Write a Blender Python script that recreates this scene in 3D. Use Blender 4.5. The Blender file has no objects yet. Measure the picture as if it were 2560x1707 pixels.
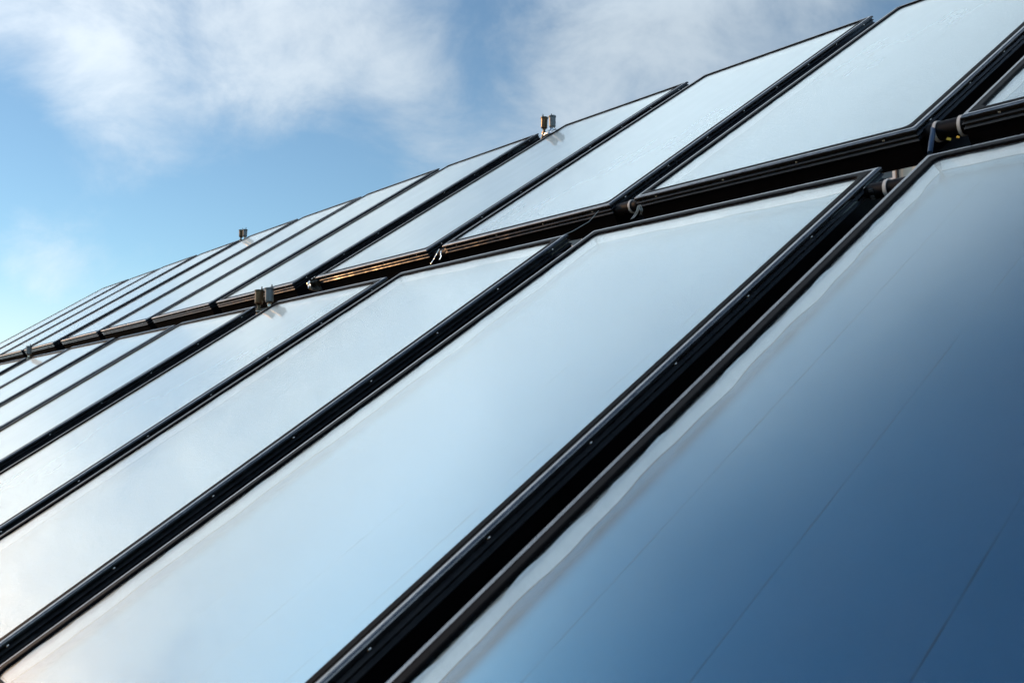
import bpy, math, random
from mathutils import Vector, Matrix
random.seed(7)
R = math.radians
sc = bpy.context.scene
col = sc.collection

# ------------------------------------------------------------------ camera
TILT = R(34.0)                       # slope of the collector field
Z0 = 2.30                            # height of the gap line between the rows (v = 0)
CT, ST = math.cos(TILT), math.sin(TILT)
def W(u, v, n):                      # field coordinates (along row, up slope, out of glass) -> world
    return Vector((u, v*CT - n*ST, v*ST + n*CT + Z0))
cam = bpy.data.cameras.new('camera'); camo = bpy.data.objects.new('camera', cam); col.objects.link(camo)
cam.sensor_width = 36.0; cam.lens = 34.99; cam.clip_start = 0.02; cam.clip_end = 4000
rx = Vector((0.63147485, 0.77537097, 0.00627441)); dn = Vector((-0.06975182, 0.06486237, -0.99545344)); fw = Vector((-0.77225268, 0.62816616, 0.09504249))
m = Matrix((rx, -dn, -fw)).transposed().to_4x4()
m.translation = W(2.32152, -2.33930, 0.64714)
camo.matrix_world = m
cam.dof.use_dof = True; cam.dof.focus_distance = 3.6; cam.dof.aperture_fstop = 8.0
sc.camera = camo
sc.cycles.max_bounces = 6; sc.cycles.diffuse_bounces = 2; sc.cycles.glossy_bounces = 4; sc.cycles.transparent_max_bounces = 8
sc.cycles.use_adaptive_sampling = True; sc.cycles.adaptive_threshold = 0.03; sc.cycles.adaptive_min_samples = 12

# ------------------------------------------------------------------ light: low warm sun at the front left, thin clouds
SUN_EL, SUN_AZ = R(18.0), R(-110.5)  # azimuth from +Y towards +X
sun_dir = Vector((math.sin(SUN_AZ)*math.cos(SUN_EL), math.cos(SUN_AZ)*math.cos(SUN_EL), math.sin(SUN_EL)))
sl = bpy.data.lights.new('sun', 'SUN'); slo = bpy.data.objects.new('sun', sl); col.objects.link(slo)
sl.energy = 2.0; sl.angle = R(0.6); sl.color = (1.0, 0.52, 0.21)
slo.rotation_euler = (-sun_dir).to_track_quat('-Z', 'Y').to_euler()
sc.view_settings.view_transform = 'Standard'; sc.view_settings.look = 'None'
sc.view_settings.exposure = 0.08; sc.view_settings.gamma = 1.0; sc.view_settings.use_curve_mapping = False

world = bpy.data.worlds.new('World'); world.cycles.sampling_method = 'NONE'; world.cycles.sample_map_resolution = 512; sc.world = world; world.use_nodes = True
wt = world.node_tree; wt.nodes.clear()
def wn(t, **k):
    n = wt.nodes.new(t)
    for a, b in k.items(): setattr(n, a, b)
    return n
def link(a, b): wt.links.new(a, b)
def wmath(op, a, b=None, c=None, clamp=False):
    n = wn('ShaderNodeMath', operation=op, use_clamp=clamp)
    for i, x in enumerate((a, b, c)):
        if x is None: continue
        if isinstance(x, (int, float)): n.inputs[i].default_value = x
        else: link(x, n.inputs[i])
    return n.outputs[0]
out = wn('ShaderNodeOutputWorld'); bg = wn('ShaderNodeBackground'); link(bg.outputs[0], out.inputs[0])
bg.inputs[1].default_value = 0.12
sky = wn('ShaderNodeTexSky', sky_type='NISHITA'); sky.sun_disc = False
sky.sun_elevation = SUN_EL; sky.sun_rotation = SUN_AZ
sky.air_density = 1.0; sky.dust_density = 0.0; sky.ozone_density = 1.2
tc = wn('ShaderNodeTexCoord'); DIR = tc.outputs['Generated']
FPX = 2488.0
def pix_dir(x, y):                   # where a cloud stands in the sky, from its place in the photograph
    d = rx*((x-1280)/FPX) + dn*((y-853.5)/FPX) + fw
    return d.normalized()
def azel(a, e): a, e = R(a), R(e); return Vector((math.sin(a)*math.cos(e), math.cos(a)*math.cos(e), math.sin(e)))
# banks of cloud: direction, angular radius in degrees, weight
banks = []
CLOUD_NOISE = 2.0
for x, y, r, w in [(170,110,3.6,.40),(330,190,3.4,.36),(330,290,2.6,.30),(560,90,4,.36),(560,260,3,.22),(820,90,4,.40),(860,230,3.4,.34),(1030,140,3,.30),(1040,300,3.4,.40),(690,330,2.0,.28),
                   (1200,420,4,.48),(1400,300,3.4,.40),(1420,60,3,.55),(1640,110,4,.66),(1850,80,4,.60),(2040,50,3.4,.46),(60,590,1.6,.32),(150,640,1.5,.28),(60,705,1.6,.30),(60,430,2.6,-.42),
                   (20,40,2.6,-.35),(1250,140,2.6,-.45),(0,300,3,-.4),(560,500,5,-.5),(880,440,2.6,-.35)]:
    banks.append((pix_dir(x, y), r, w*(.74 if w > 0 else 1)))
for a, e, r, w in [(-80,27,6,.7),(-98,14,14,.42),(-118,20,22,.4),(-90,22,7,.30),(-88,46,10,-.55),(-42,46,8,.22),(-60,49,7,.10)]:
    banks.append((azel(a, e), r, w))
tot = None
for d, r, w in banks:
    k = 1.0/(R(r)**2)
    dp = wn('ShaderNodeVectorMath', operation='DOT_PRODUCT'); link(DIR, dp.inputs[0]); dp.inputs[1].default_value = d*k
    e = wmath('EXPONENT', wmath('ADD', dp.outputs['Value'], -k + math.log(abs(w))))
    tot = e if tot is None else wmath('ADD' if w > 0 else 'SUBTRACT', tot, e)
sx = wn('ShaderNodeSeparateXYZ'); link(DIR, sx.inputs[0])
def noise(vec, scale, detail, rough, dist=0.0):
    n = wn('ShaderNodeTexNoise'); link(vec, n.inputs['Vector'])
    n.inputs['Scale'].default_value = scale; n.inputs['Detail'].default_value = detail; n.inputs['Roughness'].default_value = rough; n.inputs['Distortion'].default_value = dist
    return n.outputs[0]
def ramp(x, a, b, lo, hi):
    n = wn('ShaderNodeMapRange', interpolation_type='SMOOTHSTEP'); link(x, n.inputs[0])
    for i, q in enumerate((a, b, lo, hi)): n.inputs[i+1].default_value = q
    return n.outputs[0]
st = wn('ShaderNodeVectorMath', operation='MULTIPLY'); link(DIR, st.inputs[0]); st.inputs[1].default_value = (1.0, 1.0, 1.45)
n1 = noise(st.outputs[0], 7.0, 6, 0.62, 0.35)
# cloud band added above the frame to brighten glass reflections, thinning towards zenith
added_veil = wmath('MULTIPLY', ramp(sx.outputs[2], .38, .56, 0.0, .85), ramp(sx.outputs[2], .60, .92, 1.0, 0.0))
f = wmath('MULTIPLY', wmath('SUBTRACT', n1, 0.5), wmath('MULTIPLY', wmath('MULTIPLY_ADD', added_veil, -1.9, CLOUD_NOISE), ramp(sx.outputs[2], .50, .80, 1.0, .35)))      # little noise inside the added band
dens = wmath('ADD', wmath('ADD', wmath('ADD', f, tot), added_veil), ramp(sx.outputs[2], .72, .90, 0.0, -.65))
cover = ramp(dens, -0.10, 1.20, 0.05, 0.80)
# thicker cloud is brighter, and brighter still towards the sun (forward scattering)
sd = wn('ShaderNodeVectorMath', operation='DOT_PRODUCT'); link(DIR, sd.inputs[0]); sd.inputs[1].default_value = sun_dir
fwd = wmath('POWER', wmath('MAXIMUM', wmath('MULTIPLY_ADD', sd.outputs['Value'], 0.5, 0.5), 0.0), 9.0)
cb = wmath('ADD', ramp(dens, 0.30, 1.1, 5.4, 6.2), wmath('MULTIPLY', added_veil, 9.0))  # added band gets extra brightness for the reflections
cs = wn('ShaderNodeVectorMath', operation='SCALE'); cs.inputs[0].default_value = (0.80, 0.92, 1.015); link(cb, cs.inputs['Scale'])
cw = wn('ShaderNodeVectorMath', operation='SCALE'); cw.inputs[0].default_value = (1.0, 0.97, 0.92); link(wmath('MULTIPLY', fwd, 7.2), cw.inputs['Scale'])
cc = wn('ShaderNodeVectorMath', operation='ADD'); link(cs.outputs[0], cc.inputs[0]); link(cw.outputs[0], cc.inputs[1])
tint = wn('ShaderNodeVectorMath', operation='MULTIPLY'); link(sky.outputs[0], tint.inputs[0]); tint.inputs[1].default_value = (0.73, 0.93, 1.02)
cover = wmath('MAXIMUM', cover, ramp(sx.outputs[2], .00, .20, .62, 0.0))      # haze along the horizon
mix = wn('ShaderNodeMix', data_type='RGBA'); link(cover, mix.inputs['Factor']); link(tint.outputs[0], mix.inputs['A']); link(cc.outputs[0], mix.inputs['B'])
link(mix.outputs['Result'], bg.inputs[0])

# ------------------------------------------------------------------ materials
def mat(name, base=(.5,.5,.5), rough=.5, metal=0.0, spec=.5, noise_amt=0.0, noise_scale=20, bump=0.0, bump_scale=30, bump_stretch=(1,1,1), rough_var=0.0):
    m_ = bpy.data.materials.new(name); m_.use_nodes = True
    nt = m_.node_tree; b = nt.nodes['Principled BSDF']
    b.inputs['Base Color'].default_value = (*base, 1); b.inputs['Roughness'].default_value = rough
    b.inputs['Metallic'].default_value = metal; b.inputs['Specular IOR Level'].default_value = spec
    t = nt.nodes.new('ShaderNodeTexCoord'); oi = nt.nodes.new('ShaderNodeObjectInfo')
    ad = nt.nodes.new('ShaderNodeVectorMath'); ad.operation = 'ADD'
    sc_ = nt.nodes.new('ShaderNodeVectorMath'); sc_.operation = 'SCALE'; sc_.inputs[0].default_value = (17, 31, 23)
    nt.links.new(oi.outputs['Random'], sc_.inputs['Scale'])
    nt.links.new(t.outputs['Object'], ad.inputs[0]); nt.links.new(sc_.outputs[0], ad.inputs[1])
    vec = ad.outputs[0]
    if noise_amt or rough_var:
        n = nt.nodes.new('ShaderNodeTexNoise'); n.inputs['Scale'].default_value = noise_scale; n.inputs['Detail'].default_value = 6; n.inputs['Roughness'].default_value = .65
        nt.links.new(vec, n.inputs['Vector'])
        if noise_amt:
            r = nt.nodes.new('ShaderNodeValToRGB')
            r.color_ramp.elements[0].position = .3; r.color_ramp.elements[1].position = .72
            r.color_ramp.elements[0].color = (*[c*(1-noise_amt) for c in base], 1); r.color_ramp.elements[1].color = (*[min(1, c*(1+noise_amt)) for c in base], 1)
            nt.links.new(n.outputs[0], r.inputs[0]); nt.links.new(r.outputs[0], b.inputs['Base Color'])
        if rough_var:
            mm = nt.nodes.new('ShaderNodeMath'); mm.operation = 'MULTIPLY_ADD'; mm.inputs[1].default_value = rough_var; mm.inputs[2].default_value = rough - rough_var*.5
            nt.links.new(n.outputs[0], mm.inputs[0]); nt.links.new(mm.outputs[0], b.inputs['Roughness'])
    if bump:
        mp = nt.nodes.new('ShaderNodeMapping'); mp.inputs['Scale'].default_value = bump_stretch; nt.links.new(vec, mp.inputs[0])
        n = nt.nodes.new('ShaderNodeTexNoise'); n.inputs['Scale'].default_value = bump_scale; n.inputs['Detail'].default_value = 3
        nt.links.new(mp.outputs[0], n.inputs['Vector'])
        bp = nt.nodes.new('ShaderNodeBump'); bp.inputs['Strength'].default_value = 1.0; bp.inputs['Distance'].default_value = bump
        nt.links.new(n.outputs[0], bp.inputs['Height']); nt.links.new(bp.outputs[0], b.inputs['Normal'])
    return m_

M = {}
M['frame'] = mat('black_anodised_aluminium', (.012,.013,.015), .20, 0, .30, .35, 14, .0055, 5, (1,1,1), .12)
M['frame_wall'] = mat('matt_black_frame_wall', (.003,.003,.004), .5, 0, .03, .3, 14, .001, 12)
M['frame_edge'] = mat('frame_edge_highlight', (.20,.21,.22), .24, .85, .5, .25, 30, .0006, 20, rough_var=.12)  # silver sky highlight of the black frame's edge, put into a brighter metal
M['gasket'] = mat('black_rubber_gasket', (.004,.004,.005), .45, 0, 0.03)
M['tray'] = mat('black_tray_metal', (.008,.009,.010), .6, 0, .15, .3, 20)
M['absorber'] = mat('blue_selective_coating', (.003,.24,.44), .24, .97, .5, .05, 3)
M['foil'] = mat('pale_aluminium_liner', (.92,.96,.98), .5, 0, .5, .10, 40, .002, 60)
M['screw'] = mat('stainless_screw', (.75,.77,.78), .25, 1)
M['grey_cast'] = mat('grey_nickel_vent', (.15,.175,.19), .42, .6, .5, .15, 60, .0004, 90, rough_var=.15)
M['brass'] = mat('tarnished_brass_vent', (.13,.085,.05), .30, .9, .5, .35, 45, .0004, 90, rough_var=.2)
M['dark_brass'] = mat('dark_brass_fitting', (.10,.085,.06), .35, .8, .5, .4, 60)
M['steel'] = mat('bright_steel_fitting', (.6,.6,.58), .25, 1, .5, .2, 50)
M['crumple'] = mat('crumpled_foil', (.85,.87,.88), .18, 1, .5, 0, 20, .004, 70)
M['rubber'] = mat('black_rubber_hose', (.003,.003,.005), .5, 0, .14, .3, 50)
M['white_clamp'] = mat('white_plastic_clamp', (.50,.53,.54), .45, 0, .4)
M['strap'] = mat('galvanised_strap', (.25,.29,.31), .4, .8, .5, .25, 90)
M['blue_tube'] = mat('dark_blue_tube', (.02,.05,.11), .35)
M['yellow'] = mat('yellow_tag', (.75,.55,.08), .5)
M['galv'] = mat('galvanised_steel', (.30,.31,.32), .5, .7, .5, .25, 12)
M['wall'] = mat('pale_render', (.62,.60,.53), .9, 0, .2, .12, 1.2, .01, 25)
M['white'] = mat('white_paint', (.8,.8,.8), .5)
M['roof'] = mat('grey_roof', (.12,.11,.11), .8, 0, .3, .3, 3)
M['window'] = mat('window_glass', (.06,.08,.09), .08, 0, .6)
M['pipe'] = mat('dark_downpipe', (.02,.02,.022), .5)

def ground_mat():
    m_ = mat('dry_ground', (.20,.13,.065), .95, 0, .15, .45, 1.5, .05, 9)
    return m_
M['ground'] = ground_mat()

def glass_mat():
    m_ = bpy.data.materials.new('solar_glass'); m_.use_nodes = True
    nt = m_.node_tree; nt.nodes.clear()
    N = nt.nodes.new; L = nt.links.new
    def mth(op, a, b=None, c=None, clamp=False):
        n = N('ShaderNodeMath'); n.operation = op; n.use_clamp = clamp
        for i, x in enumerate((a, b, c)):
            if x is None: continue
            if isinstance(x, (int, float)): n.inputs[i].default_value = x
            else: L(x, n.inputs[i])
        return n.outputs[0]
    t = N('ShaderNodeTexCoord'); oi = N('ShaderNodeObjectInfo')
    s_ = N('ShaderNodeVectorMath'); s_.operation = 'SCALE'; s_.inputs[0].default_value = (17, 31, 23); L(oi.outputs['Random'], s_.inputs['Scale'])
    ad = N('ShaderNodeVectorMath'); ad.operation = 'ADD'; L(t.outputs['Object'], ad.inputs[0]); L(s_.outputs[0], ad.inputs[1])
    def nz(scale, detail, stretch=(1,1,1)):
        mp = N('ShaderNodeMapping'); mp.inputs['Scale'].default_value = stretch; L(ad.outputs[0], mp.inputs[0])
        n = N('ShaderNodeTexNoise'); n.inputs['Scale'].default_value = scale; n.inputs['Detail'].default_value = detail; L(mp.outputs[0], n.inputs['Vector']); return n.outputs[0]
    h = mth('MULTIPLY', nz(2.2, 1), 0.0010)
    bp = N('ShaderNodeBump'); bp.inputs['Strength'].default_value = 1; bp.inputs['Distance'].default_value = 1; L(h, bp.inputs['Height'])
    g = N('ShaderNodeNewGeometry')
    dt = N('ShaderNodeVectorMath'); dt.operation = 'DOT_PRODUCT'; L(g.outputs['Normal'], dt.inputs[0]); L(g.outputs['Incoming'], dt.inputs[1])
    c = mth('ABSOLUTE', dt.outputs['Value'])
    x = mth('SUBTRACT', 1.0, c, clamp=True)
    fr = mth('MULTIPLY_ADD', mth('POWER', x, 3.5), 0.96, 0.040, clamp=True)
    tr = N('ShaderNodeBsdfTransparent'); tr.inputs[0].default_value = (.97, .985, .98, 1)
    gl = N('ShaderNodeBsdfGlossy'); gl.inputs['Color'].default_value = (.955,1,.978,1); gl.inputs['Roughness'].default_value = .032; L(bp.outputs[0], gl.inputs['Normal'])
    # structured solar glass: a clear mirror image plus a broad soft lobe from the fine surface texture
    g2 = N('ShaderNodeBsdfGlossy'); g2.inputs['Color'].default_value = (.955,1,.978,1); g2.inputs['Roughness'].default_value = .40
    gm_ = N('ShaderNodeMixShader'); L(mth('MULTIPLY_ADD', mth('MULTIPLY', nz(14, 6, (1, .10, 1)), nz(4, 5)), 0.10, 0.42, clamp=True), gm_.inputs[0]); L(gl.outputs[0], gm_.inputs[1]); L(g2.outputs[0], gm_.inputs[2])
    mx = N('ShaderNodeMixShader'); L(fr, mx.inputs[0]); L(tr.outputs[0], mx.inputs[1]); L(gm_.outputs[0], mx.inputs[2])
    # thin dust film, a little thicker in streaks down the slope
    df = N('ShaderNodeBsdfDiffuse'); df.inputs[0].default_value = (.5,.5,.48,1)
    st = mth('MULTIPLY', nz(9, 6, (1, .12, 1)), nz(5, 5))
    dm = mth('MULTIPLY', mth('SUBTRACT', st, 0.12, clamp=True), 0.035, clamp=True)
    m2 = N('ShaderNodeMixShader'); L(dm, m2.inputs[0]); L(mx.outputs[0], m2.inputs[1]); L(df.outputs[0], m2.inputs[2])
    o = N('ShaderNodeOutputMaterial'); L(m2.outputs[0], o.inputs[0])
    return m_
M['glass'] = glass_mat()

# ------------------------------------------------------------------ mesh helpers
def mesh(name, verts, faces, smooth=False):
    me = bpy.data.meshes.new(name); me.from_pydata([tuple(v) for v in verts], [], faces); me.update()
    if smooth:
        for p in me.polygons: p.use_smooth = True
    return me
def add(name, me, material, parent=None, loc=None, rot=None):
    o = bpy.data.objects.new(name, me); col.objects.link(o)
    if material and not me.materials: me.materials.append(material)
    if parent: o.parent = parent
    if loc is not None: o.location = loc
    if rot is not None: o.rotation_euler = rot
    return o
def empty(name, loc, rot=(0,0,0)):
    o = bpy.data.objects.new(name, None); col.objects.link(o); o.location = loc; o.rotation_euler = rot; o.empty_display_size = .1
    return o
def tag(o, label=None, cat=None, group=None, kind=None):
    if label: o['label'] = label
    if cat: o['category'] = cat
    if group: o['group'] = group
    if kind: o['kind'] = kind
    return o
class MB:
    def __init__(s): s.v = []; s.f = []
    def box(s, x0, x1, y0, y1, z0, z1):
        b = len(s.v); s.v += [(x0,y0,z0),(x1,y0,z0),(x1,y1,z0),(x0,y1,z0),(x0,y0,z1),(x1,y0,z1),(x1,y1,z1),(x0,y1,z1)]
        s.f += [tuple(b+i for i in q) for q in ((0,3,2,1),(4,5,6,7),(0,1,5,4),(1,2,6,5),(2,3,7,6),(3,0,4,7))]; return s
    def lathe(s, prof, seg=24, axis='z', c=(0,0,0), cap=True):
        b = len(s.v); n = len(prof)
        for r, h in prof:
            for i in range(seg):
                a = 2*math.pi*i/seg; p = (r*math.cos(a), r*math.sin(a), h)
                if axis == 'x': p = (p[2], p[0], p[1])
                elif axis == 'y': p = (p[1], p[2], p[0])
                s.v.append((p[0]+c[0], p[1]+c[1], p[2]+c[2]))
        for j in range(n-1):
            for i in range(seg):
                k = (i+1) % seg
                s.f.append((b+j*seg+i, b+j*seg+k, b+(j+1)*seg+k, b+(j+1)*seg+i))
        if cap:
            s.f.append(tuple(b+i for i in reversed(range(seg)))); s.f.append(tuple(b+(n-1)*seg+i for i in range(seg)))
        return s
    def tube(s, pts, r, seg=10):
        pts = [Vector(p) for p in pts]; b = len(s.v)
        for j, p in enumerate(pts):
            d = (pts[min(j+1, len(pts)-1)] - pts[max(j-1, 0)]).normalized()
            a = d.cross(Vector((0.3,0.1,1))).normalized(); c = d.cross(a)
            rr = r[j] if isinstance(r, (list, tuple)) else r
            for i in range(seg):
                t = 2*math.pi*i/seg; s.v.append(tuple(p + a*rr*math.cos(t) + c*rr*math.sin(t)))
        for j in range(len(pts)-1):
            for i in range(seg):
                k = (i+1) % seg; s.f.append((b+j*seg+i, b+j*seg+k, b+(j+1)*seg+k, b+(j+1)*seg+i))
        s.f.append(tuple(b+i for i in reversed(range(seg)))); s.f.append(tuple(b+(len(pts)-1)*seg+i for i in range(seg)))
        return s
    def mesh(s, name, smooth=False): return mesh(name, s.v, s.f, smooth)
def smooth_by_angle(me, deg=35):
    for p in me.polygons: p.use_smooth = True
    me.set_sharp_from_angle(angle=R(deg))
    return me

# ------------------------------------------------------------------ the setting
gm = MB(); gm.v = [(-1500,-1500,0),(1500,-1500,0),(1500,1500,0),(-1500,1500,0)]; gm.f = [(0,1,2,3)]
tag(add('ground', gm.mesh('ground'), M['ground']), kind='structure')

# ------------------------------------------------------------------ solar collectors
CW, CH, TH = 0.9683, 2.0, 0.100
NS = 5
def loop_pts(inset, z, r):
    """rounded rectangle, CCW from bottom left, NS points per corner"""
    x0, x1, y0, y1 = inset, CW-inset, inset, CH-inset; pts = []
    for (cx_, cy_, a0) in ((x0+r, y0+r, 180), (x1-r, y0+r, 270), (x1-r, y1-r, 0), (x0+r, y1-r, 90)):
        for i in range(NS):
            a = R(a0 + 90*i/(NS-1)); pts.append((cx_ + r*math.cos(a), cy_ + r*math.sin(a), z))
    return pts
def ring_mesh(name, profile, side=None):
    loops = [loop_pts(*p) for p in profile]; n = 4*NS
    if side is None: idx = list(range(n)) + [0]
    else:
        a = side*NS + NS//2; idx = [(a+i) % n for i in range(NS+1)]
    v = []; f_ = []
    k = len(idx)
    for lp in loops: v += [lp[i] for i in idx]
    for j in range(len(loops)-1):
        for i in range(k-1): f_.append((j*k+i, (j+1)*k+i, (j+1)*k+i+1, j*k+i+1))
    return mesh(name, v, f_)
RAIL = [(.021,-.0045,.010),(.021,-.0006,.010),(.0140,-.0002,.006),(.0075,0,.004),(.0045,-.0006,.003),(.0022,-.0020,.002),(.0006,-.0042,.0015),(0,-.0070,.001),(0,-.0100,.001),
        (.0055,-.0118,.001),(.0058,-.0148,.001),(.0028,-.0181,.001),(0,-.0214,.001),(.0052,-.0240,.001),(.0056,-.0278,.001),(.0028,-.0309,.001),(0,-.0341,.001),(.0040,-.0380,.001),(.0040,-.0970,.001),(.009,-.100,.001),(.03,-.100,.001)]
rail_me = [ring_mesh('frame_rail', RAIL, s) for s in range(4)]
for q in rail_me:
    q.materials.append(M['frame']); q.materials.append(M['frame_wall']); q.materials.append(M['frame_edge'])
    for p in q.polygons:
        if p.index // NS >= 16 or p.index // NS <= 1: p.material_index = 1
        elif p.index // NS in (2, 3, 4, 5): p.material_index = 2
GASK = [(.0205,-.002,.012),(.0205,.0003,.012),(.0330,.0006,.022),(.0362,-.0004,.022),(.0366,-.0048,.022)]
gask_me = ring_mesh('gasket', GASK)
pane_me = MB().box(.0215, CW-.0215, .0215, CH-.0215, -.0088, -.0050).mesh('glass_pane')
tray_me = ring_mesh('tray', [(.0372,-.009,.012),(.0372,-.040,.012)])
tb = MB().box(.012, CW-.012, .012, CH-.012, -.0985, -.094)
b0 = len(tb.v); tb.v += [tuple(q.co) for q in tray_me.vertices]; tb.f += [tuple(b0+i for i in p.vertices) for p in tray_me.polygons]
tray_me = tb.mesh('back_tray')
ABZ = -.0295
joints = [.0373, .1745, .392, .613, .832, CW-.0373]
def fin_mesh(x0, x1):
    """one absorber strip: flat sheet whose edges wander a little, so the joints are fine uneven dark gaps"""
    v = []; f_ = []; ny = 41
    rn = random.Random(int(x0*1000)); g = .0006
    for j in range(ny):
        y = .0373 + (CH-.0746)*j/(ny-1)
        v += [(x0+g+rn.uniform(-.0005,.0004), y, ABZ), ((x0+x1)/2, y, ABZ), (x1-g+rn.uniform(-.0004,.0005), y, ABZ)]
    for j in range(ny-1):
        for i in range(2): f_.append((j*3+i, j*3+i+1, (j+1)*3+i+1, (j+1)*3+i))
    return mesh('absorber_fin', v, f_)
fin_me = [fin_mesh(joints[i], joints[i+1]) for i in range(len(joints)-1)]
def liner_mesh(seed):
    """foil facing on the inner wall of the tray, torn upper edge, wavy lower lip lying on the absorber"""
    rn = random.Random(seed); v = []; f_ = []
    def strip(P, Q, nrm):
        P, Q, nrm = Vector(P), Vector(Q), Vector(nrm); L_ = (Q-P).length; n = int(L_/.02); b = len(v)
        ph = [rn.uniform(0, 6.3) for _ in range(6)]
        for i in range(n+1):
            t = i/n; s = t*L_
            lip = .0070 + .0040*math.sin(s*17+ph[0]) + .0022*math.sin(s*41+ph[1]) + rn.uniform(-.0006,.0006)
            top = -.0118 + .0016*math.sin(s*23+ph[2]) + .0014*math.sin(s*57+ph[3]) + rn.uniform(-.0009,.0009)
            bow = .0016 + .0007*math.sin(s*29+ph[4])
            p = P + (Q-P)*t
            for off, z in ((.0006, top+.0022), (.0015+bow, -.017), (.0045+bow, -.0242), (.0045+max(.0024, lip), -.0284)):
                q = p + nrm*off; v.append((q.x, q.y, z))
        for i in range(n):
            for k in range(3): f_.append((b+i*4+k, b+i*4+k+1, b+i*4+4+k+1, b+i*4+4+k))
    a = .0374; g = .040 + rn.uniform(0, .006)
    strip((a, CH-g-.012, 0), (a, .045, 0), (1,0,0))
    strip((CW-a, CH-g, 0), (CW-a, .045, 0), (-1,0,0))
    strip((g, CH-a, 0), (CW-.045, CH-a, 0), (0,-1,0))
    strip((.045, a, 0), (CW-.045, a, 0), (0,1,0))
    return mesh('foil_liner', v, f_, True)
liner_me = [liner_mesh(s) for s in range(5)]
sm = MB().lathe([(.0001,.0030),(.0022,.0027),(.0036,.0016),(.0042,0)][::-1], 10); screw_me = smooth_by_angle(sm.mesh('screw'), 50)

COLS = [1.1901, 0.1109, -0.9683, -2.0475, -3.2628, -4.3420, -5.4212, -6.5004, -7.7157, -8.7949, -9.8741, -10.9533]   # left edge of each collector
LOW_DU, LOW_V = 0.0205, -0.2410
ordw = ['nearest the camera', 'second', 'third', 'fourth', 'fifth', 'sixth', 'seventh', 'eighth', 'ninth', 'tenth', 'eleventh', 'twelfth']
lab_up = ['collector at the far right of the upper row, only its lower left corner showing',
 'large collector second from right in upper row, left of the two-clamp hose',
 'collector third from right in upper row, between perforated strap and foil curls',
 'collector fourth from right in upper row, mirroring the larger ridge air vents',
 'collector just left of the foil plug in the upper row',
 'glass collector sixth from right in upper row, pale glass in black frame',
 'glass collector seventh from right in upper row, pale glass in black frame',
 'glass collector eighth from right in upper row, mirroring the small air vents on the ridge',
 'glass collector ninth from right in upper row, just left of the small ridge air vents',
 'thin slanting glass collector, third from the far left end of the upper row',
 'thin slanting glass collector, second from the far left end of the upper row',
 'last glass collector at the far left end of the upper row against the sky']
lab_lo = ['large dark blue glass collector filling the lower right corner',
 'large pale collector left of the dark blue one in the lower row',
 'pale collector third from right in lower row, under the orange glints',
 'pale collector fourth from right in lower row, mirroring the air vents beside it',
 'pale glass collector just left of the pair of air vents on the lower row',
 'pale glass collector sixth from right in lower row, narrow strip',
 'pale glass collector seventh from right in lower row, narrow strip',
 'narrow glass collector mirroring the single grey air vent at the left edge',
 'narrow glass collector at the left edge, left of the single grey air vent',
 'tenth glass collector of the lower row, mostly outside the left edge',
 'eleventh glass collector of the lower row, beyond the left edge',
 'last glass collector of the lower row, beyond the left edge']
def make_collector(u0, v0, i, row, label):
    rn = random.Random(i*2+row+11)
    e = empty('solar_collector', W(u0, v0, 0), (TILT + R(rn.uniform(-.12,.12)), R(rn.uniform(-.12,.12)), 0))
    tag(e, label, 'solar collector', 'collectors in the upper row' if row else 'collectors in the lower row')
    add('back_tray', tray_me, M['tray'], e)
    for f_ in fin_me: add('absorber_fin', f_, M['absorber'], e)
    add('foil_liner', liner_me[(i*3+row*2) % 5], M['foil'], e)
    add('glass_pane', pane_me, M['glass'], e)
    add('gasket', gask_me, M['gasket'], e)
    rails = [add('frame_rail', q, M['frame'], e) for q in rail_me]
    nv = 8; nu = 4
    for k in range(nv):
        y = .09 + (CH-.18)*k/(nv-1) + rn.uniform(-.006,.006)
        add('screw', screw_me, M['screw'], rails[1], (CW-.0052, y, -.0135), (0, R(62), 0))
        add('screw', screw_me, M['screw'], rails[3], (.0052, y+.004, -.0135), (0, R(-62), 0))
    for k in range(nu):
        x = .09 + (CW-.18)*k/(nu-1) + rn.uniform(-.006,.006)
        add('screw', screw_me, M['screw'], rails[0], (x, .0052, -.0135), (R(62), 0, 0))
        add('screw', screw_me, M['screw'], rails[2], (x+.003, CH-.0052, -.0135), (R(-62), 0, 0))
    return e
for i, u0 in enumerate(COLS):
    make_collector(u0, 0.0, i, 1, lab_up[i])
    make_collector(u0+LOW_DU, LOW_V-CH, i, 0, lab_lo[i])

# ------------------------------------------------------------------ rack that carries the collectors (behind them)
rk = empty('mounting_rack', (-4.4, 0, 0)); tag(rk, 'galvanised steel rack behind the collectors', 'rack')
def rack_part(name, mb):
    o = add(name, mb.mesh(name), M['galv'], rk); o.location = (4.4, 0, 0); return o
def fieldbox(u0, u1, v0, v1, n0, n1):
    mb = MB().box(u0, u1, v0, v1, n0, n1); mb.v = [tuple(W(*q)) for q in mb.v]; return mb
for v in (-1.95, -.75, .80, 1.75): rack_part('purlin', fieldbox(-11.1, 2.3, v-.03, v+.03, -.165, -.103))
for u in (1.72, -1.57, -3.80, -6.00, -8.25, -10.45):
    rack_part('rafter', fieldbox(u-.035, u+.035, -2.3, 2.05, -.27, -.168))
    for v in (-2.05, 1.55):
        p = W(u, v, -.25); rack_part('post', MB().box(u-.04, u+.04, p.y-.04, p.y+.04, 0, p.z))

for i in range(len(COLS)-1):
    a_, b_ = COLS[i+1]+CW, COLS[i]
    for (v0, v1, du) in ((.004, 1.93, 0), (LOW_V-CH+.03, LOW_V-.06, LOW_DU)):
        o = add('cover_strip', fieldbox(a_+du-.02, b_+du+.02, v0, v1, -.1024, -.1006).mesh('cover_strip'), M['tray'], rk); o.location = (4.4, 0, 0)

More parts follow.
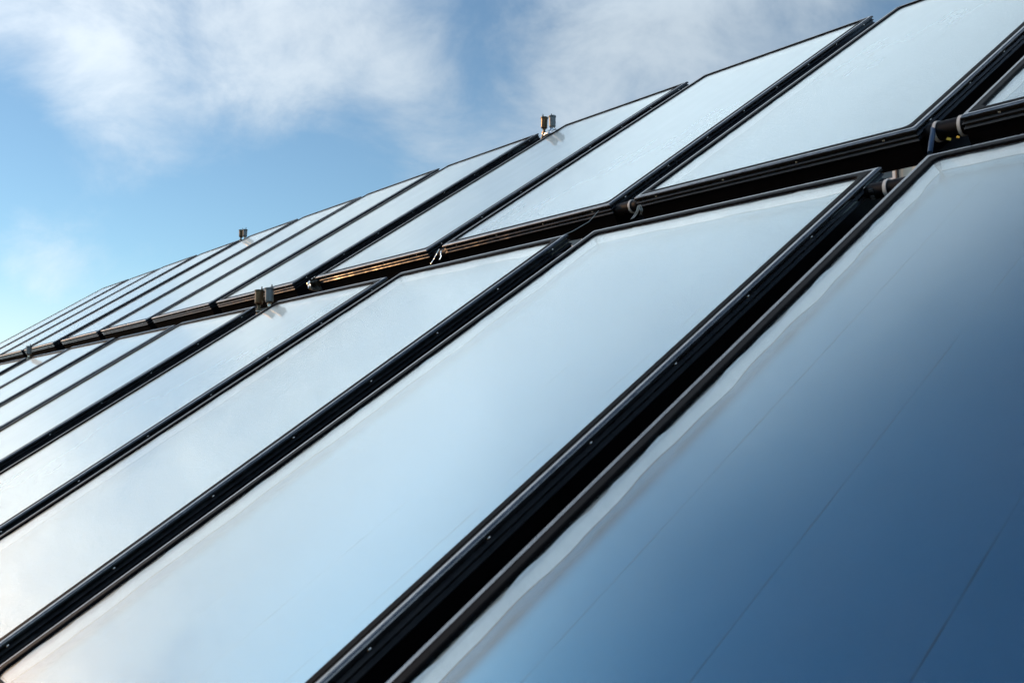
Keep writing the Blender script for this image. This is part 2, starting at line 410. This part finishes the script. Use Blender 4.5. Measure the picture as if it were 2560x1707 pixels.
# ------------------------------------------------------------------ air vents standing in the wide seams
def lathe_part(name, prof, material, parent, loc=(0,0,0), seg=28, ang=30):
    return add(name, smooth_by_angle(MB().lathe(prof, seg).mesh(name), ang), material, parent, loc)
def air_vent(u, v, n, label, kind, group, wrap=False, side=-1):
    body_m = M['brass'] if kind == 'brass' else M['grey_cast']
    p = W(u, v, n); e = empty('air_vent', p, (R(random.uniform(-1.5,1.5)), R(random.uniform(-1.5,1.5)), R(random.uniform(0,360))))
    tag(e, label, 'air vent', group)
    z = .046
    lathe_part('body', [(.012,z-.002),(.0185,z),(.0196,z+.003),(.0200,z+.010),(.0204,z+.040),(.0208,z+.060)], body_m, e)
    lid = lathe_part('lid', [(.0208,z+.0602),(.0236,z+.0606),(.0240,z+.0625),(.0240,z+.0668),(.0225,z+.0690),(.010,z+.0700)], M['dark_brass'] if kind == 'brass' else body_m, e)
    lathe_part('bleed_pin', [(.0034,0),(.0034,.009),(.0026,.010),(.0026,.0165),(.0015,.0175)], M['rubber'], lid, (.010,.006,z+.0695), 12)
    lathe_part('neck', [(.0075,z-.022),(.0075,z-.0105),(.0098,z-.0102),(.0105,z-.004),(.0115,z-.0022)], M['dark_brass'] if kind == 'brass' else M['steel'], e, (0,0,0), 20)
    lathe_part('hex_nut', [(.0125,z-.034),(.0138,z-.0325),(.0138,z-.0235),(.0125,z-.0222)], M['dark_brass'], e, (0,0,0), 6, 20)
    lathe_part('sealing_ring', [(.0128,z-.0385),(.0136,z-.0375),(.0136,z-.0352),(.0126,z-.0342)], M['steel'], e, (0,0,0), 20)
    # elbow from the collector's header stub
    R_ = Matrix.Rotation(TILT, 3, 'X')
    inv = e.rotation_euler.to_matrix().inverted()
    pts = [inv @ (R_ @ Vector((side*.075, 0, -.030))), inv @ (R_ @ Vector((side*.035, 0, -.030))), Vector((0,0,-.016)) + inv @ (R_ @ Vector((side*.012,0,-.004))), Vector((0,0,-.004)), Vector((0,0,z-.038))]
    add('elbow', smooth_by_angle(MB().tube(pts, [.013,.013,.0145,.0145,.013], 16).mesh('elbow'), 50), M['dark_brass'], e)
    if wrap:
        rn = random.Random(3); v_ = []; f_ = []; seg = 22; rows = 9
        for j in range(rows):
            h = -.010 + (z+.008)*j/(rows-1); rr = .044*(1-j/(rows-1))**.8 + .0095
            for i in range(seg):
                a = 2*math.pi*i/seg; q = rr*(1+rn.uniform(-.14,.14)); v_.append((q*math.cos(a), q*math.sin(a), h + rn.uniform(-.002,.002)))
        for j in range(rows-1):
            for i in range(seg): k = (i+1) % seg; f_.append((j*seg+i, j*seg+k, (j+1)*seg+k, (j+1)*seg+i))
        o = add('foil_wrap', mesh('foil_wrap', v_, f_), M['crumple'], e)
    return e
air_vent(-2.212, 1.955, -.018, 'brass air vent on the ridge, left one of the larger pair against the clouds', 'brass', 'air vents on the upper row')
air_vent(-2.140, 1.957, -.028, 'grey air vent on the ridge with foil wrapped foot, right one of the larger pair', 'grey', 'air vents on the upper row', True, 1)
air_vent(-2.218, -.275, -.030, 'dark brass air vent, left one of the pair on the lower row', 'brass', 'air vents on the lower row')
air_vent(-2.102, -.275, -.033, 'bright grey air vent, right one of the pair on the lower row', 'grey', 'air vents on the lower row', False, 1)
air_vent(-6.660, 1.955, -.018, 'small brass air vent on the ridge, left one of the distant pair', 'brass', 'air vents on the upper row')
air_vent(-6.588, 1.957, -.028, 'small grey air vent on the ridge, right one of the distant pair', 'grey', 'air vents on the upper row', False, 1)
air_vent(-6.575, -.275, -.014, 'small single grey air vent by the left edge in front of the dark gap', 'grey', 'air vents on the lower row', False, 1)

# ------------------------------------------------------------------ hoses that couple neighbouring collectors
def hose(u0, u1, v, n, label, r=.021, clamps=(.30,.80), ribs=False):
    e = empty('coupling_hose', W((u0+u1)/2, v, n), (TILT, 0, 0)); tag(e, label, 'hose', 'hoses between collectors')
    L_ = u1-u0; h = L_/2
    prof = [(r*.72,-h-.012),(r*.72,-h+.004)]
    prof += [(r*.96,-h+.005),(r,-h+.008)]
    nb = 10
    for k in range(1, nb): prof.append((r*(1 if k % 2 else .97), -h+.008+(L_-.016)*k/nb))
    prof += [(r,h-.008),(r*.96,h-.005),(r*.72,h-.004),(r*.72,h+.012)]
    add('sleeve', smooth_by_angle(MB().lathe(prof, 28, 'x').mesh('sleeve'), 30), M['rubber'], e)
    for c in clamps:
        x = -h + L_*c
        cm = MB().lathe([(r+.0002,-.0042),(r+.0024,-.0040),(r+.0026,.0040),(r+.0002,.0042)], 32, 'x', (x,0,0), False)
        o = add('clamp', smooth_by_angle(cm.mesh('clamp'), 40), M['white_clamp'], e)
    if ribs:
        for k in range(7):
            add('clamp_tooth', MB().box(-h+.010, -h+.020, -r-.0012+.0005*k, -r+.0008+.0005*k, -.012+.0038*k, -.010+.0038*k).mesh('clamp_tooth'), M['strap'], e)
    return e
hose(1.0825, 1.1875, .042, -.036, 'black hose with two white clamps in the upper right seam, below the right-hand collector', .024, (.26,.86))
hose(.003, .108, .024, -.034, 'black hose with one white clamp beside the perforated strap', .020, (.66,))
hose(-1.076, -.971, .030, -.040, 'black hose in shadow behind the foil curls', .018, ())
hose(1.103, 1.208, -.333, -.030, 'black hose with one white clamp in the seam left of the dark blue collector', .019, (.46,), True)
hose(.024, .129, -.333, -.040, 'black hose hidden in the seam of the lower row by the bright gap', .018, ())

# perforated strap hanging at the second seam
def strap(pts, w, label, holes=True, material='strap', name='perforated_strap', cat='strap', thick=.0006, wdir=(1,.2,0)):
    P = [W(*p) for p in pts]; wd = Vector(W(*wdir)-W(0,0,0)).normalized()
    base = P[0]; e = empty(name, base); tag(e, label, cat)
    # resample
    n = 7; fine = []
    for i in range(len(P)-1):
        for k in range(n): fine.append(P[i].lerp(P[i+1], k/n))
    fine.append(P[-1])
    v = []; f_ = []
    for j, p in enumerate(fine):
        for t in (-1, -.5, .5, 1): v.append(tuple(p - base + wd*(w*.5*t)))
    for j in range(len(fine)-1):
        b = j*4
        for k in range(3):
            if holes and k == 1 and j % 2 == 1: continue
            f_.append((b+k, b+k+1, b+4+k+1, b+4+k))
    me = mesh('band', v, f_)
    o = add('band', me, M[material], e)
    md = o.modifiers.new('thickness', 'SOLIDIFY'); md.thickness = thick; md.offset = 0
    return e
strap([(.128,-.006,-.026),(.122,-.014,-.038),(.110,-.022,-.050),(.098,-.030,-.058)], .013, 'pale perforated metal strap hanging at the second seam below the right-hand collector corner')
strap([(.131,-.006,-.030),(.134,-.012,-.044),(.126,-.016,-.056)], .009, 'short curled end of perforated strap by the second seam hose')
strap([(-.978,-.010,-.008),(-.992,-.024,-.022),(-1.004,-.040,-.036),(-1.016,-.055,-.047)], .0045, 'long thin foil curl hanging left in the third seam', False, 'crumple', 'foil_curl', 'foil')
strap([(-.966,-.014,-.016),(-.968,-.022,-.026),(-.960,-.030,-.034),(-.964,-.042,-.042)], .006, 'short bright foil curl hanging right in the third seam', False, 'crumple', 'foil_curl', 'foil')
# crumpled foil plug on the open header stub in the wide seam
def foil_plug(u, v, n):
    rn = random.Random(5); e = empty('foil_plug', W(u, v, n), (TILT, 0, 0)); tag(e, 'crumpled silver foil plug under the upper row beside the orange glints', 'foil plug')
    vv = []; f_ = []; seg = 26; prof = [(.004,-.034),(.017,-.033),(.024,-.026),(.0265,-.016),(.024,-.008),(.0255,-.002),(.030,.006),(.033,.016),(.036,.026)]
    for r, h in prof:
        for i in range(seg):
            a = 2*math.pi*i/seg; q = r*(1+.10*math.sin(a*5+h*120)+rn.uniform(-.07,.07)); vv.append((h+rn.uniform(-.0018,.0018), q*math.cos(a), q*math.sin(a)))
    for j in range(len(prof)-1):
        for i in range(seg): k = (i+1) % seg; f_.append((j*seg+i, j*seg+k, (j+1)*seg+k, (j+1)*seg+i))
    f_.append(tuple(range(seg)))
    add('foil', mesh('foil', vv, f_), M['crumple'], e)
    add('stub', smooth_by_angle(MB().lathe([(.013,-.02),(.013,.045)], 16, 'x').mesh('stub'), 40), M['dark_brass'], e)
foil_plug(-2.085, -.002, -.034)
# blue tube and yellow tags at the first seam
t = MB().tube([W(1.105,.030,-.022), W(1.118,-.006,-.026), W(1.130,-.050,-.034), W(1.138,-.085,-.046)], .0065, 12)
b_ = W(1.118,-.006,-.026); t.v = [tuple(Vector(q)-b_) for q in t.v]
tag(add('sensor_tube', smooth_by_angle(t.mesh('sensor_tube'), 50), M['blue_tube'], None, b_), 'dark blue sensor tube hanging beside the two-clamp hose', 'tube')
def yellow_tag(u, v, n, s, label):
    b = MB(); k = .5
    b.v = [(-s,-s*.4,0),(s*.9,-s*.5,0),(s,s*.4,.001),(-s*.6,s*.6,.001)]; b.f = [(0,1,2,3)]
    me = b.mesh('yellow_tag'); o = add('yellow_tag', me, M['yellow'], None, W(u,v,n), (TILT+R(60), R(20), 0)); tag(o, label, 'tag')
    md = o.modifiers.new('thickness', 'SOLIDIFY'); md.thickness = .0008
yellow_tag(1.155, -.012, -.045, .0065, 'small yellow tag under the two-clamp hose, left one')
yellow_tag(1.180, -.016, -.044, .0045, 'small yellow tag under the two-clamp hose, right one')
# thin wire crossing the gap by the second seam
wv = [W(-.052,-.004,-.012), W(-.075,-.045,-.030), W(-.098,-.110,-.030), W(-.112,-.170,-.022)]
t = MB().tube([q-wv[0] for q in wv], .0012, 6)
tag(add('thin_wire', t.mesh('thin_wire'), M['strap'], None, wv[0]), 'thin wire slanting across the dark gap left of the perforated strap', 'wire')

# ------------------------------------------------------------------ building glimpsed through the gaps
hb = empty('house', (-18, 25, 0)); tag(hb, 'pale rendered house glimpsed through the small gaps between collectors', 'house')
def hp(name, mb, mt, parent=hb):
    o = add(name, mb.mesh(name), M[mt], parent); return o
hp('wall', MB().box(-12, 12, 0, 9, 0, 11.0), 'wall')
rf = MB(); rf.v = [(-12.4,-.5,11.0),(12.4,-.5,11.0),(12.4,9.5,11.0),(-12.4,9.5,11.0),(-12.4,4.5,12.2),(12.4,4.5,12.2)]; rf.f = [(0,1,5,4),(2,3,4,5),(0,4,3),(1,2,5),(0,3,2,1)]
hp('roof', rf, 'roof')
for zz in (2.4, 5.8, 9.22):
    for k in range(6):
        x1 = 4.93 - 3.4*k + 3.4
        if x1 > 11: continue
        x0 = x1-1.2
        wnd = hp('window', MB().box(x0, x1, -.06, .02, zz, zz+.09).box(x0, x1, -.06, .02, zz+1.31, zz+1.4).box(x0, x0+.09, -.06, .02, zz+.09, zz+1.31).box(x1-.09, x1, -.06, .02, zz+.09, zz+1.31), 'white')
        hp('pane', MB().box(x0+.09, x1-.09, -.02, -.005, zz+.09, zz+1.31), 'window', wnd)
hp('downpipe', MB().lathe([(.05,0),(.05,11.0)], 12, 'z', (5.02,-.1,0)), 'pipe')
